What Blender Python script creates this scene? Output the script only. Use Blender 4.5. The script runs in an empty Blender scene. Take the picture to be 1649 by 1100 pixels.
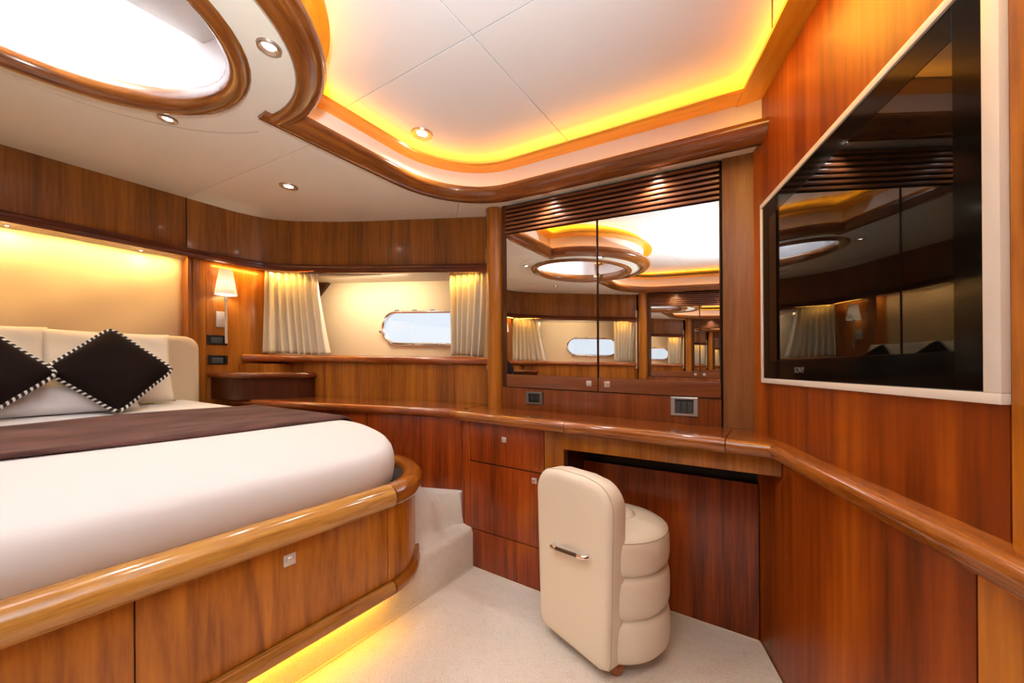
import bpy, bmesh, math, random
from mathutils import Vector, Matrix
from mathutils.geometry import tessellate_polygon
R = math.radians
random.seed(7)
scene = bpy.context.scene
col = scene.collection

# ------------------------------------------------------------------ camera
# room axes: X aft, Y outboard (towards the mirrors), Z up; camera eye 1 m above the carpet
W_PX, H_PX, F_PX, CY = 1649.0, 1100.0, 607.0, 595.1
YAW, ROLL = R(34.818), R(-0.4256)
fwd = Vector((-math.sin(YAW), math.cos(YAW), 0)); r0 = Vector((math.cos(YAW), math.sin(YAW), 0)); u0 = Vector((0, 0, 1))
rt = r0*math.cos(ROLL) + u0*math.sin(ROLL); up = -r0*math.sin(ROLL) + u0*math.cos(ROLL)
cam_d = bpy.data.cameras.new('camera'); cam = bpy.data.objects.new('camera', cam_d); col.objects.link(cam)
cam_d.sensor_width = 36; cam_d.lens = F_PX/W_PX*36; cam_d.shift_y = (CY - H_PX/2)/W_PX
cam_d.clip_start = 0.02
m = Matrix((rt, up, -fwd)).transposed().to_4x4(); m.translation = (0, 0, 1.0)
cam.matrix_world = m
scene.camera = cam

# ------------------------------------------------------------------ world and exposure
world = bpy.data.worlds.new('sky'); scene.world = world; world.use_nodes = True
bg = world.node_tree.nodes['Background']
bg.inputs[0].default_value = (0.82, 0.90, 1.0, 1); bg.inputs[1].default_value = .62
vs = scene.view_settings
vs.view_transform = 'Standard'; vs.look = 'None'; vs.gamma = 1; vs.exposure = 0.80; vs.use_curve_mapping = False
scene.cycles.use_denoising = True
scene.cycles.max_bounces = 10; scene.cycles.glossy_bounces = 7; scene.cycles.diffuse_bounces = 4; scene.cycles.transparent_max_bounces = 12
scene.cycles.sample_clamp_indirect = 6

def light(name, kind, loc, energy, color=(1, 1, 1), target=None, size=.05, spot=None, blend=.6, size_y=None, parent=None):
    d = bpy.data.lights.new(name, kind); d.energy = energy; d.color = color
    if kind == 'AREA':
        d.size = size
        if size_y: d.shape = 'RECTANGLE'; d.size_y = size_y
    else: d.shadow_soft_size = size
    if spot: d.spot_size = R(spot); d.spot_blend = blend
    o = bpy.data.objects.new(name, d); col.objects.link(o); o.location = loc
    if target is not None:
        o.rotation_euler = (Vector(target) - Vector(loc)).to_track_quat('-Z', 'Y').to_euler()
    if parent: o.parent = parent; o.location = Vector(loc) - ORG[parent.name]
    return o
# the photographer's flash, bounced off the deckhead above the camera
light('bounce_flash', 'SPOT', (0.10, -0.12, 1.25), 122, (.84, .92, 1), (-.30, .05, 2.1), size=.06, spot=120, blend=1)
# daylight falling through the round hatch
light('hatch_daylight', 'AREA', (-1.49, .07, 2.60), 130, (.90, .95, 1), (-1.49, .07, 1), size=.85)

# concealed lamp strips: over the window, over the bedside panel, over the headboard
for sy, k in ((1, 1), (-1, .8)):
    f_ = lambda p: (p[0], p[1] if sy > 0 else .41 - p[1], p[2])
    o_ = light('window_led', 'AREA', f_((-2.02, 1.555, 1.615)), 4.5*k, (1, .82, .58), f_((-2.09, 1.75, 1.25)), size=1.15, size_y=.015)
    o_.rotation_euler.rotate_axis('Z', 0)
    light('curtain_led', 'AREA', f_((-2.66, 1.235, 1.668)), .9*k, (1, .50, .08), f_((-2.68, 1.27, 1.2)), size=.32, size_y=.012)
    light('curtain_led', 'AREA', f_((-1.54, 1.712, 1.585)), .6*k, (1, .50, .08), f_((-1.56, 1.75, 1.2)), size=.22, size_y=.012)
    light('bedside_led', 'AREA', f_((-2.825, 1.0, 1.678)), .6*k, (1, .48, .07), f_((-2.87, 1.0, 1.2)), size=.28, size_y=.012)
light('niche_led', 'AREA', (-2.868, .205, 1.682), 6.0, (1, .62, .22), (-2.93, .205, 1.40), size=1.05, size_y=.012)
light('wall_fill', 'AREA', (.08, .80, 1.93), 3.2, (1, .50, .04), (.24, .86, 1.70), size=1.2, size_y=.16)  # unseen amber panel added to warm the upper television wall

light('bed_led', 'AREA', (-1.222, .05, .150), 2.2, (1, .46, .0), (-1.26, .05, .085), size=1.75, size_y=.01)

# ------------------------------------------------------------------ levels (the deckhead and furniture follow the sheer)
YC = .205
def zs(x): return 1.81 - .08*(x + .06)            # soffit
def zstrip(x): return zs(x) + .14
def zr(x): return zs(x) + .205                      # raised deckhead
def zd(x): return .768 - .02*(x + .17)             # dressing table
def zc(x): return .789 + .027*(-1.2 - x)           # side counter
def ztt(x): return 1.735 - .07*(x + 2.86)          # picture trim top
def ztb(x): return ztt(x) - .053
def zsi(x): return 1.076 - .028*(x + 1.42)         # window sill
def zmt(x): return 1.742 - .079*(x + 1.2)          # mirror top
def zmb(x): return .975 - .03*(x + 1.2)
def zrb(x): return .907 - .025*(x + 1.2)
def wy(x): return 1.773 + .369*(x + 1.413)         # inner face of the hull-side wall
WD = Vector((.938, .346)); WN = Vector((.346, -.938))
T0 = Vector((-.047, 1.645)); TD = Vector((.337, -.941)); TN = Vector((-.941, -.337))
def tp(t, n=0): p = T0 + TD*t + TN*n; return (p.x, p.y)
def txy(y): return T0.x + (T0.y - y)/.941*.337     # X of the television wall at Y

# ------------------------------------------------------------------ materials
def new_mat(name):
    mt = bpy.data.materials.new(name); mt.use_nodes = True
    nt = mt.node_tree; return mt, nt, nt.nodes['Principled BSDF']
def plain(name, rgb, rough=.5, metal=0, spec=.5, coat=0, bump=0, bscale=200, sheen=0):
    mt, nt, b = new_mat(name)
    b.inputs['Base Color'].default_value = (*rgb, 1); b.inputs['Roughness'].default_value = rough
    b.inputs['Metallic'].default_value = metal; b.inputs['Specular IOR Level'].default_value = spec
    b.inputs['Coat Weight'].default_value = coat; b.inputs['Coat Roughness'].default_value = .08
    if sheen: b.inputs['Sheen Weight'].default_value = sheen
    if bump:
        tc = nt.nodes.new('ShaderNodeTexCoord'); n = nt.nodes.new('ShaderNodeTexNoise'); n.inputs['Scale'].default_value = bscale
        n.inputs['Detail'].default_value = 4
        bp = nt.nodes.new('ShaderNodeBump'); bp.inputs['Strength'].default_value = bump; bp.inputs['Distance'].default_value = .002
        nt.links.new(tc.outputs['Object'], n.inputs['Vector']); nt.links.new(n.outputs['Fac'], bp.inputs['Height'])
        nt.links.new(bp.outputs['Normal'], b.inputs['Normal'])
    return mt
def emit(name, rgb, s):
    mt, nt, b = new_mat(name)
    b.inputs['Base Color'].default_value = (*rgb, 1); b.inputs['Emission Color'].default_value = (*rgb, 1); b.inputs['Emission Strength'].default_value = s
    return mt
def wood(name, dark, mid, light_, uv=False, axis='Z', rough=.30, across=14, coat=.2, figure=.5, zk=.045):
    mt, nt, b = new_mat(name); N = nt.nodes.new; L = nt.links.new
    tc = N('ShaderNodeTexCoord'); mp = N('ShaderNodeMapping')
    L(tc.outputs['UV' if uv else 'Object'], mp.inputs['Vector'])
    if uv: mp.inputs['Scale'].default_value = (.55, 7, 1)
    else: mp.inputs['Scale'].default_value = {'Z': (1, 1, zk), 'X': (zk, 1, 1), 'Y': (1, zk, 1)}[axis]
    n1 = N('ShaderNodeTexNoise'); n1.inputs['Scale'].default_value = across if not uv else 6; n1.inputs['Detail'].default_value = 3; n1.inputs['Distortion'].default_value = figure
    n2 = N('ShaderNodeTexNoise'); n2.inputs['Scale'].default_value = across*7 if not uv else 30; n2.inputs['Detail'].default_value = 6; n2.inputs['Roughness'].default_value = .6
    L(mp.outputs[0], n1.inputs['Vector']); L(mp.outputs[0], n2.inputs['Vector'])
    mx = N('ShaderNodeMix'); mx.data_type = 'FLOAT'; mx.inputs['Factor'].default_value = .42
    L(n1.outputs['Fac'], mx.inputs[2]); L(n2.outputs['Fac'], mx.inputs[3])
    cr = N('ShaderNodeValToRGB'); e = cr.color_ramp.elements
    e[0].position = .36; e[0].color = (*dark, 1); e[1].position = .66; e[1].color = (*light_, 1)
    k = cr.color_ramp.elements.new(.50); k.color = (*mid, 1)
    L(mx.outputs[0], cr.inputs['Fac']); L(cr.outputs['Color'], b.inputs['Base Color'])
    b.inputs['Roughness'].default_value = rough; b.inputs['Coat Weight'].default_value = coat; b.inputs['Coat Roughness'].default_value = .1
    b.inputs['Specular IOR Level'].default_value = .4
    bp = N('ShaderNodeBump'); bp.inputs['Strength'].default_value = .06; bp.inputs['Distance'].default_value = .001
    L(n2.outputs['Fac'], bp.inputs['Height']); L(bp.outputs['Normal'], b.inputs['Normal'])
    return mt
MT = {}
MT['panel'] = wood('walnut_panel', (.18, .054, .005), (.33, .108, .009), (.47, .175, .017))
MT['upper'] = wood('walnut_upper', (.135, .042, .005), (.24, .080, .008), (.35, .13, .015))
MT['drawer'] = wood('red_walnut', (.095, .012, .002), (.24, .037, .004), (.41, .080, .008), across=18)
MT['bed'] = wood('golden_walnut', (.28, .082, .006), (.45, .150, .010), (.60, .220, .018), across=9, figure=2.2, coat=.15, zk=.10)
MT['tv_wall'] = wood('warm_walnut', (.10, .014, .0006), (.26, .046, .001), (.43, .105, .003), across=6.5, coat=.05, rough=.36)
MT['splash'] = wood('splash_walnut', (.115, .026, .006), (.19, .046, .009), (.27, .075, .015), across=16)
MT['sill'] = wood('sill_walnut', (.16, .034, .006), (.27, .062, .010), (.37, .10, .016), uv=True, rough=.18, coat=.6)
MT['jamb'] = wood('pale_walnut', (.17, .068, .020), (.25, .105, .034), (.32, .14, .048), across=20, coat=.05, rough=.4)
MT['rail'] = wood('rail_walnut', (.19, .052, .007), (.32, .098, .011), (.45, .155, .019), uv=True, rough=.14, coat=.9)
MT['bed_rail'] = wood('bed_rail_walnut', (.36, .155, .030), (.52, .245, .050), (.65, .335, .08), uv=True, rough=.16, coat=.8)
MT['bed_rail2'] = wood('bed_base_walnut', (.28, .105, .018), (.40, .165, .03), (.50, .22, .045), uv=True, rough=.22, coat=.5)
MT['crown'] = wood('crown_walnut', (.12, .034, .007), (.21, .064, .011), (.29, .097, .018), uv=True, rough=.2, coat=.5)
MT['trim'] = wood('dark_trim', (.075, .015, .005), (.12, .025, .007), (.17, .038, .010), uv=True, rough=.25)
MT['slat'] = wood('slat_walnut', (.12, .036, .012), (.18, .056, .018), (.25, .085, .028), axis='X', across=30)
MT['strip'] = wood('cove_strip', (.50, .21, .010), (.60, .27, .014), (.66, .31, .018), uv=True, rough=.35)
MT['dark'] = plain('dark_gap', (.006, .003, .002), .8)
MT['dark_wood'] = wood('dark_wood', (.04, .010, .004), (.06, .016, .006), (.09, .024, .009))
MT['soffit'] = plain('soffit_vinyl', (.83, .79, .67), .45, bump=.05, bscale=300)
MT['ceiling'] = plain('deckhead_vinyl', (.74, .72, .69), .5, bump=.05, bscale=300)
MT['band'] = plain('cove_band_vinyl', (.82, .76, .70), .5)
MT['lining'] = plain('hatch_lining', (.93, .91, .91), .5)
MT['hull'] = plain('hull_fabric', (.72, .58, .38), .8, bump=.1, bscale=400)
MT['cream'] = plain('cream_vinyl', (.70, .64, .52), .5)
MT['headcloth'] = plain('headboard_cloth', (.78, .62, .42), .7, bump=.35, bscale=9)
MT['pad'] = plain('headboard_pad', (.62, .50, .34), .7, bump=.15, bscale=300)
MT['sheet'] = plain('white_sheet', (.73, .715, .715), .8, bump=.25, bscale=5, sheen=.1)
MT['pillow'] = plain('pillow_cotton', (.78, .71, .60), .8, bump=.3, bscale=11)
MT['runner'] = plain('brown_velvet', (.088, .034, .028), .9, spec=.2, bump=.4, bscale=12, sheen=.12)
MT['cushion'] = plain('dark_cushion', (.010, .0045, .0035), .9, spec=.15, bump=.3, bscale=350)
MT['curtain'] = None
MT['leather'] = plain('cream_leather', (.82, .755, .63), .42, bump=.12, bscale=90)
MT['seam'] = plain('leather_seam', (.52, .45, .34), .6)
MT['chrome'] = plain('chrome', (.85, .85, .87), .12, 1)
MT['steel'] = plain('brushed_steel', (.70, .69, .68), .32, 1)
MT['satin'] = plain('satin_metal', (.70, .70, .71), .45, .55)
MT['nickel'] = plain('nickel_bezel', (.52, .42, .34), .35, 1)
MT['tv_black'] = plain('tv_bezel', (.003, .003, .003), .10, spec=.10)
MT['tv_glass'] = plain('tv_glass', (.002, .002, .002), .02, spec=.5)
MT['tv_frame'] = plain('tv_frame_cream', (.80, .76, .70), .4)
MT['logo'] = plain('logo_grey', (.12, .12, .12), .4)
MT['grey'] = plain('switch_frame', (.16, .16, .165), .35, .6)
MT['black'] = plain('switch_black', (.012, .014, .016), .3)
MT['insert'] = plain('switch_insert', (.006, .007, .008), .5)
MT['rubber'] = plain('dark_liner', (.02, .025, .035), .5)
MT['foot'] = plain('foot_wood', (.30, .085, .014), .2, coat=.6)
MT['shade'] = None
MT['mirror'] = plain('mirror_glass', (.92, .92, .91), .0, 1)
MT['amber'] = emit('amber_led', (1, .37, .01), 9.5)
MT['amber_soft'] = emit('amber_led_soft', (1, .50, .10), 6)
MT['amber_win'] = emit('amber_led_window', (1, .55, .07), 30)
MT['niche'] = emit('niche_led', (1, .68, .30), 26)
MT['amber_bed'] = emit('amber_led_bed', (1, .42, .0), 26)
MT['lens'] = emit('lamp_lens', (1, .93, .80), 30)
def carpet():
    mt, nt, b = new_mat('carpet'); N = nt.nodes.new; L = nt.links.new
    tc = N('ShaderNodeTexCoord'); v = N('ShaderNodeTexVoronoi'); v.inputs['Scale'].default_value = 150; v.inputs['Randomness'].default_value = .55
    n = N('ShaderNodeTexNoise'); n.inputs['Scale'].default_value = 30; n.inputs['Detail'].default_value = 6
    L(tc.outputs['Object'], v.inputs['Vector']); L(tc.outputs['Object'], n.inputs['Vector'])
    ad = N('ShaderNodeMath'); ad.operation = 'ADD'; L(v.outputs['Distance'], ad.inputs[0]); L(n.outputs['Fac'], ad.inputs[1])
    cr = N('ShaderNodeValToRGB'); e = cr.color_ramp.elements
    e[0].position = .45; e[0].color = (.62, .57, .51, 1); e[1].position = 1.1; e[1].color = (.74, .69, .63, 1)
    L(ad.outputs[0], cr.inputs['Fac']); L(cr.outputs['Color'], b.inputs['Base Color']); b.inputs['Roughness'].default_value = .95
    b.inputs['Specular IOR Level'].default_value = .1
    bp = N('ShaderNodeBump'); bp.inputs['Strength'].default_value = .5; bp.inputs['Distance'].default_value = .004
    L(ad.outputs[0], bp.inputs['Height']); L(bp.outputs['Normal'], b.inputs['Normal'])
    return mt
MT['carpet'] = carpet()
def cloth_trans(name, rgb, tr, e=None):
    mt, nt, b = new_mat(name); N = nt.nodes.new; L = nt.links.new
    b.inputs['Base Color'].default_value = (*rgb, 1); b.inputs['Roughness'].default_value = .85
    t = N('ShaderNodeBsdfTranslucent'); t.inputs[0].default_value = (*rgb, 1)
    mx = N('ShaderNodeMixShader'); mx.inputs[0].default_value = tr
    L(b.outputs[0], mx.inputs[1]); L(t.outputs[0], mx.inputs[2]); L(mx.outputs[0], nt.nodes['Material Output'].inputs[0])
    return mt
MT['curtain'] = cloth_trans('curtain_cloth', (.92, .86, .71), .25)
MT['shade'] = cloth_trans('lamp_shade_cloth', (.86, .84, .80), .45)
MT['acrylic'] = cloth_trans('hatch_acrylic', (.93, .92, .95), .9)
def glass():
    mt, nt, b = new_mat('pane_glass'); N = nt.nodes.new; L = nt.links.new
    t = N('ShaderNodeBsdfTransparent'); g = N('ShaderNodeBsdfGlossy'); g.inputs['Roughness'].default_value = .02
    mx = N('ShaderNodeMixShader'); mx.inputs[0].default_value = .05
    L(t.outputs[0], mx.inputs[1]); L(g.outputs[0], mx.inputs[2]); L(mx.outputs[0], nt.nodes['Material Output'].inputs[0])
    return mt
MT['glass'] = glass()
def cord():
    mt, nt, b = new_mat('twisted_cord'); N = nt.nodes.new; L = nt.links.new
    tc = N('ShaderNodeTexCoord'); s = N('ShaderNodeSeparateXYZ'); L(tc.outputs['UV'], s.inputs[0])
    a = N('ShaderNodeMath'); a.operation = 'MULTIPLY'; a.inputs[1].default_value = 50; L(s.outputs[0], a.inputs[0])
    c = N('ShaderNodeMath'); c.operation = 'ADD'; L(a.outputs[0], c.inputs[0]); L(s.outputs[1], c.inputs[1])
    f = N('ShaderNodeMath'); f.operation = 'FRACT'; L(c.outputs[0], f.inputs[0])
    g = N('ShaderNodeMath'); g.operation = 'GREATER_THAN'; g.inputs[1].default_value = .56; L(f.outputs[0], g.inputs[0])
    mx = N('ShaderNodeMix'); mx.data_type = 'RGBA'; mx.inputs[6].default_value = (.012, .008, .008, 1); mx.inputs[7].default_value = (.85, .82, .78, 1)
    L(g.outputs[0], mx.inputs[0]); L(mx.outputs[2], b.inputs['Base Color']); b.inputs['Roughness'].default_value = .7
    return mt
MT['cord'] = cord()

# ------------------------------------------------------------------ mesh builder
SIDE = 1            # -1 builds the mirrored twin on the far (camera) side of the cabin
ORG = {}
def val(z, x): return z(x) if callable(z) else z
def flip(p): return (p[0], 2*YC - p[1], p[2]) if SIDE < 0 else tuple(p)
class MB:
    def __init__(s): s.v = []; s.f = []; s.uv = {}
    def quad_loop(s, rings, closed=True, caps=True, uvs=None):
        n = len(rings[0]); b = len(s.v)
        for r in rings: s.v += [tuple(p) for p in r]
        for i in range(len(rings)-1):
            for j in range(n if closed else n-1):
                k = (j+1) % n
                f = (b+i*n+j, b+i*n+k, b+(i+1)*n+k, b+(i+1)*n+j)
                if uvs:
                    u0_, u1_ = uvs[0][i], uvs[0][i+1]; v0_, v1_ = uvs[1][j], uvs[1][j+1]
                    s.uv[len(s.f)] = ((u0_, v0_), (u0_, v1_), (u1_, v1_), (u1_, v0_))
                s.f.append(f)
        if caps and closed:
            s.f.append(tuple(b+j for j in range(n))[::-1]); s.f.append(tuple(b+(len(rings)-1)*n+j for j in range(n)))
        return s
    def prism(s, poly, z0, z1, holes=()):
        b = len(s.v)
        if not holes:
            n = len(poly)
            for x, y in poly: s.v.append((x, y, val(z0, x)))
            for x, y in poly: s.v.append((x, y, val(z1, x)))
            s.f.append(tuple(b+i for i in range(n))[::-1]); s.f.append(tuple(b+n+i for i in range(n)))
            for i in range(n):
                k = (i+1) % n; s.f.append((b+i, b+k, b+n+k, b+n+i))
        else:
            loops = [poly] + list(holes); pts = [p for l in loops for p in l]; n = len(pts)
            for x, y in pts: s.v.append((x, y, val(z0, x)))
            for x, y in pts: s.v.append((x, y, val(z1, x)))
            for t in tessellate_polygon([[Vector((x, y, 0)) for x, y in l] for l in loops]):
                s.f.append(tuple(b+i for i in t)[::-1]); s.f.append(tuple(b+n+i for i in t))
            o = 0
            for l in loops:
                for i in range(len(l)):
                    k = (i+1) % len(l); s.f.append((b+o+i, b+o+k, b+n+o+k, b+n+o+i))
                o += len(l)
        return s
    def box(s, x0, x1, y0, y1, z0, z1): return s.prism([(x0, y0), (x1, y0), (x1, y1), (x0, y1)], z0, z1)
    def obox(s, p, q, n0, n1, z0, z1):
        """box standing along plan line p-q, n0..n1 to its right-hand normal"""
        p = Vector(p); q = Vector(q); d = (q-p).normalized(); n = Vector((d.y, -d.x))
        return s.prism([tuple(p+n*n0), tuple(q+n*n0), tuple(q+n*n1), tuple(p+n*n1)], z0, z1)
    def sweep(s, path, prof, z, closed=False, caps=True, keep=None):
        """path: plan points; prof: closed list of (offset to the right of travel, dz); z: level (number or function of x)"""
        P = [Vector(p) for p in path]; n = len(P); rings = []; us = [0]
        for i in range(n):
            a = P[(i-1) % n] if (closed or i > 0) else None; c = P[(i+1) % n] if (closed or i < n-1) else None
            d0 = (P[i]-a).normalized() if a is not None else (c-P[i]).normalized()
            d1 = (c-P[i]).normalized() if c is not None else d0
            n0 = Vector((d0.y, -d0.x)); n1 = Vector((d1.y, -d1.x)); mm = (n0+n1).normalized(); k = 1/max(.3, mm.dot(n0))
            rings.append([(P[i].x+mm.x*o*k, P[i].y+mm.y*o*k, val(z, P[i].x)+dz) for o, dz in prof])
            if i < n-1: us.append(us[-1] + (P[i+1]-P[i]).length)
        if closed: rings.append(rings[0]); us.append(us[-1] + (P[0]-P[-1]).length)
        if keep: rings = rings[keep[0]:keep[1]]; us = us[keep[0]:keep[1]]
        vsn = [0]
        for j in range(len(prof)):
            a = prof[j]; c = prof[(j+1) % len(prof)]; vsn.append(vsn[-1] + math.hypot(a[0]-c[0], a[1]-c[1]))
        return s.quad_loop(rings, True, caps and not closed, (us, vsn))
    def tube(s, pts, r, n=8, closed=False, radii=None):
        P = [Vector(p) for p in pts]; m_ = len(P); rings = []; us = [0]
        ref = None
        for i in range(m_):
            a = P[(i-1) % m_] if (closed or i > 0) else P[i]; c = P[(i+1) % m_] if (closed or i < m_-1) else P[i]
            d = (c-a).normalized()
            if ref is None: ref = d.orthogonal().normalized()
            ref = (ref - d*ref.dot(d)).normalized(); bi = d.cross(ref); rr = radii[i] if radii else r
            rings.append([P[i] + (ref*math.cos(2*math.pi*j/n) + bi*math.sin(2*math.pi*j/n))*rr for j in range(n)])
            if i < m_-1: us.append(us[-1] + (P[i+1]-P[i]).length)
        if closed: rings.append(rings[0]); us.append(us[-1] + (P[0]-P[-1]).length)
        return s.quad_loop(rings, True, not closed, (us, [j/n for j in range(n+1)]))
    def lathe(s, c, prof, n=32, axis=Vector((0, 0, 1))):
        """prof: (radius, height along axis) from bottom to top"""
        c = Vector(c); axis = Vector(axis).normalized(); e = axis.orthogonal().normalized(); g = axis.cross(e)
        return s.quad_loop([[c + axis*h + (e*math.cos(2*math.pi*j/n)+g*math.sin(2*math.pi*j/n))*max(r, 1e-4) for j in range(n)] for r, h in prof])
    def frame_box(s, o, a, b, c):
        """box from corner o with edge vectors a, b, c"""
        o, a, b, c = Vector(o), Vector(a), Vector(b), Vector(c); k = len(s.v)
        for d in (0, 1):
            for e_ in ((0, 0), (1, 0), (1, 1), (0, 1)): s.v.append(tuple(o + a*e_[0] + b*e_[1] + c*d))
        s.f += [(k+3, k+2, k+1, k), (k+4, k+5, k+6, k+7)] + [(k+i, k+(i+1) % 4, k+4+(i+1) % 4, k+4+i) for i in range(4)]
        return s
    def done(s, name, mat, parent=None, smooth=35, bevel=0, at=None, kind=None, label=None, cat=None, group=None, seg=2, recalc=True, meshonly=False):
        org = ORG[parent.name] if parent is not None else Vector(flip(at)) if at is not None else Vector((0, 0, 0))
        me = bpy.data.meshes.new(name); bm = bmesh.new()
        vv = [bm.verts.new(Vector(flip(p)) - org) for p in s.v]
        ul = bm.loops.layers.uv.new('UVMap') if s.uv else None
        for i, f in enumerate(s.f):
            try: fc = bm.faces.new([vv[k] for k in f])
            except ValueError: continue
            if ul and i in s.uv:
                for lp, t in zip(fc.loops, s.uv[i]): lp[ul].uv = t
        if recalc: bmesh.ops.recalc_face_normals(bm, faces=bm.faces)
        if bevel:
            ed = [e for e in bm.edges if len(e.link_faces) == 2 and e.calc_face_angle(0) > R(40)]
            bmesh.ops.bevel(bm, geom=ed, offset=bevel, segments=seg, profile=.6, affect='EDGES', clamp_overlap=True)
        bm.to_mesh(me); bm.free()
        if smooth:
            me.polygons.foreach_set('use_smooth', [True]*len(me.polygons)); me.set_sharp_from_angle(angle=R(smooth))
        me.materials.append(MT[mat] if isinstance(mat, str) else mat)
        o = bpy.data.objects.new(name, me); col.objects.link(o)
        if parent is not None: o.parent = parent
        else: o.location = org
        ORG[o.name] = org
        tag(o, label, cat, group, kind)
        return o
def tag(o, label=None, cat=None, group=None, kind=None):
    if label: o['label'] = label
    if cat: o['category'] = cat
    if group: o['group'] = group
    if kind: o['kind'] = kind
def thing(name, at, label=None, cat=None, group=None, kind=None):
    o = bpy.data.objects.new(name, None); col.objects.link(o); o.location = flip(at); o.empty_display_size = .1
    ORG[o.name] = Vector(flip(at)); tag(o, label, cat, group, kind); return o
def arc(cx, cy, r, a0, a1, n): return [(cx + r*math.cos(R(a0+(a1-a0)*i/n)), cy + r*math.sin(R(a0+(a1-a0)*i/n))) for i in range(n+1)]
def smooth_path(P, n=8):
    out = []; P = [Vector(p) for p in P]
    for i in range(len(P)-1):
        p0 = P[max(i-1, 0)]; p1 = P[i]; p2 = P[i+1]; p3 = P[min(i+2, len(P)-1)]
        for k in range(n):
            t = k/n; out.append(tuple(.5*((2*p1) + (p2-p0)*t + (2*p0-5*p1+4*p2-p3)*t*t + (3*p1-p0-3*p2+p3)*t**3)))
    out.append(tuple(P[-1])); return out
def offset_path(P, d):
    P = [Vector(p) for p in P]; o = []
    for i in range(len(P)):
        t = (P[min(i+1, len(P)-1)] - P[max(i-1, 0)]).normalized(); o.append((P[i].x + t.y*d, P[i].y - t.x*d))
    return o
def half_round(w, h, n=8, back=.0, z0=0):
    """closed profile bulging to +offset by w, height h from z0"""
    p = [(back, z0)]
    for i in range(n+1):
        a = -math.pi/2 + math.pi*i/n; c, s_ = math.cos(a), math.sin(a)
        p.append((w*abs(c)**.7, z0 + h/2 + h/2*(abs(s_)**.8)*(1 if s_ > 0 else -1)))
    p.append((back, z0+h)); return p

# ================================================================== SETTING
# ---- unseen shell added to keep daylight out except through ports and hatch
shell_poly = [(-3.2, 1.42), (-1.2, 2.16), (1.12, 2.16), (1.12, -1.75), (-1.2, -1.75), (-3.2, -1.01)]
SKY = (-1.493, .069)
def hullpt(s, d=0): # s metres along the hull-side wall from its inboard end near the column, d outboard
    p = Vector((-1.413, 1.773)) - WD*s - WN*d; return (p.x, p.y)
HD = .25                                  # lining sits this far outboard of the wall face
PORT_S0, PORT_S1 = .215, .870             # porthole extent along the wall
def port_z(s): return 1.274 + .038*s      # its centre line
PORT_H = .113
def stadium(s0, s1, r, n=14):
    o = [(s0 + r - r*math.sin(math.pi*i/n), -r*math.cos(math.pi*i/n)) for i in range(n+1)]
    o += [(s1 - r + r*math.sin(math.pi*i/n), r*math.cos(math.pi*i/n)) for i in range(n+1)]
    return o                               # (s, dz)
shell = thing('light_shell', (-3.2, YC, 0), kind='structure')
m_ = MB(); m_.prism(shell_poly, 2.47, 2.53, [arc(SKY[0], SKY[1], .47, 0, 360, 40)[:-1]]); m_.done('shell_roof', 'dark', shell)
m_ = MB(); m_.prism(shell_poly, -.10, -.04); m_.done('bottom', 'dark', shell)
for i in (1, 2, 3, 5):
    a, c = shell_poly[i], shell_poly[(i+1) % 6]
    MB().obox(a, c, 0, -.04, -.05, 2.48).done('shell_plate', 'dark', shell)
def plate_with_hole(mb, s_lo, s_hi, z_lo, z_hi, hole, d0, d1):
    """vertical plate in the hull-side plane with a hole; hole is (s,z) list"""
    out = [(s_lo, val(z_lo, s_lo)), (s_hi, val(z_lo, s_hi)), (s_hi, val(z_hi, s_hi)), (s_lo, val(z_hi, s_lo))]
    pts = out + hole; b = len(mb.v); n = len(pts)
    for d in (d0, d1):
        for s_, z_ in pts: x, y = hullpt(s_, d); mb.v.append((x, y, z_))
    for t in tessellate_polygon([[Vector((*p, 0)) for p in out], [Vector((*p, 0)) for p in hole]]):
        mb.f.append(tuple(b+i for i in t)); mb.f.append(tuple(b+n+i for i in t)[::-1])
    for lo, hi in ((0, 4), (4, n)):
        for i in range(lo, hi):
            k = i+1 if i+1 < hi else lo; mb.f.append((b+i, b+k, b+n+k, b+n+i))
    return mb
port_loop = [(s_, port_z(s_)+dz) for s_, dz in stadium(PORT_S0, PORT_S1, PORT_H)]
for SIDE in (1, -1):
    plate_with_hole(MB(), -.3, 1.93, -.05, 2.48, [(s_, port_z(s_)+dz) for s_, dz in stadium(PORT_S0-.06, PORT_S1+.06, PORT_H+.045)], HD+.03, HD+.07).done('shell_plate', 'dark', shell)
SIDE = 1

# ---- floor
fl = MB().box(-1.262, 1.06, -1.60, 1.72, -.03, 0).done('floor', 'carpet', kind='structure', label='pale beige woven carpet floor', smooth=0)
fl_o = fl
riser = MB().box(-1.34, -1.26, -.60, 1.0, 0, .156).done('riser', 'carpet', fl)
for SIDE in (1, -1):
    prof = [(-1.26, 0), (-1.26, .175), (-1.268, .192), (-1.285, .2), (-1.345, .203), (-1.365, .212), (-1.385, .25), (-1.42, .335), (-1.44, .357), (-1.47, .363), (-2.05, .363), (-2.05, 0)]
    steep = [(-1.26, 0), (-1.26, .175), (-1.268, .192), (-1.28, .2), (-1.305, .202), (-1.322, .208), (-1.333, .25), (-1.346, .335), (-1.352, .357), (-1.37, .363), (-2.05, .363), (-2.05, 0)]
    mb = MB(); mb.quad_loop([[(x, y, z) for x, z in (prof if y < 1.4 else steep)] for y in (1.0, 1.38, 1.452, 1.62)], True, True)
    mb.done('carpet_step', 'carpet', fl, smooth=40)
SIDE = 1
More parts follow.
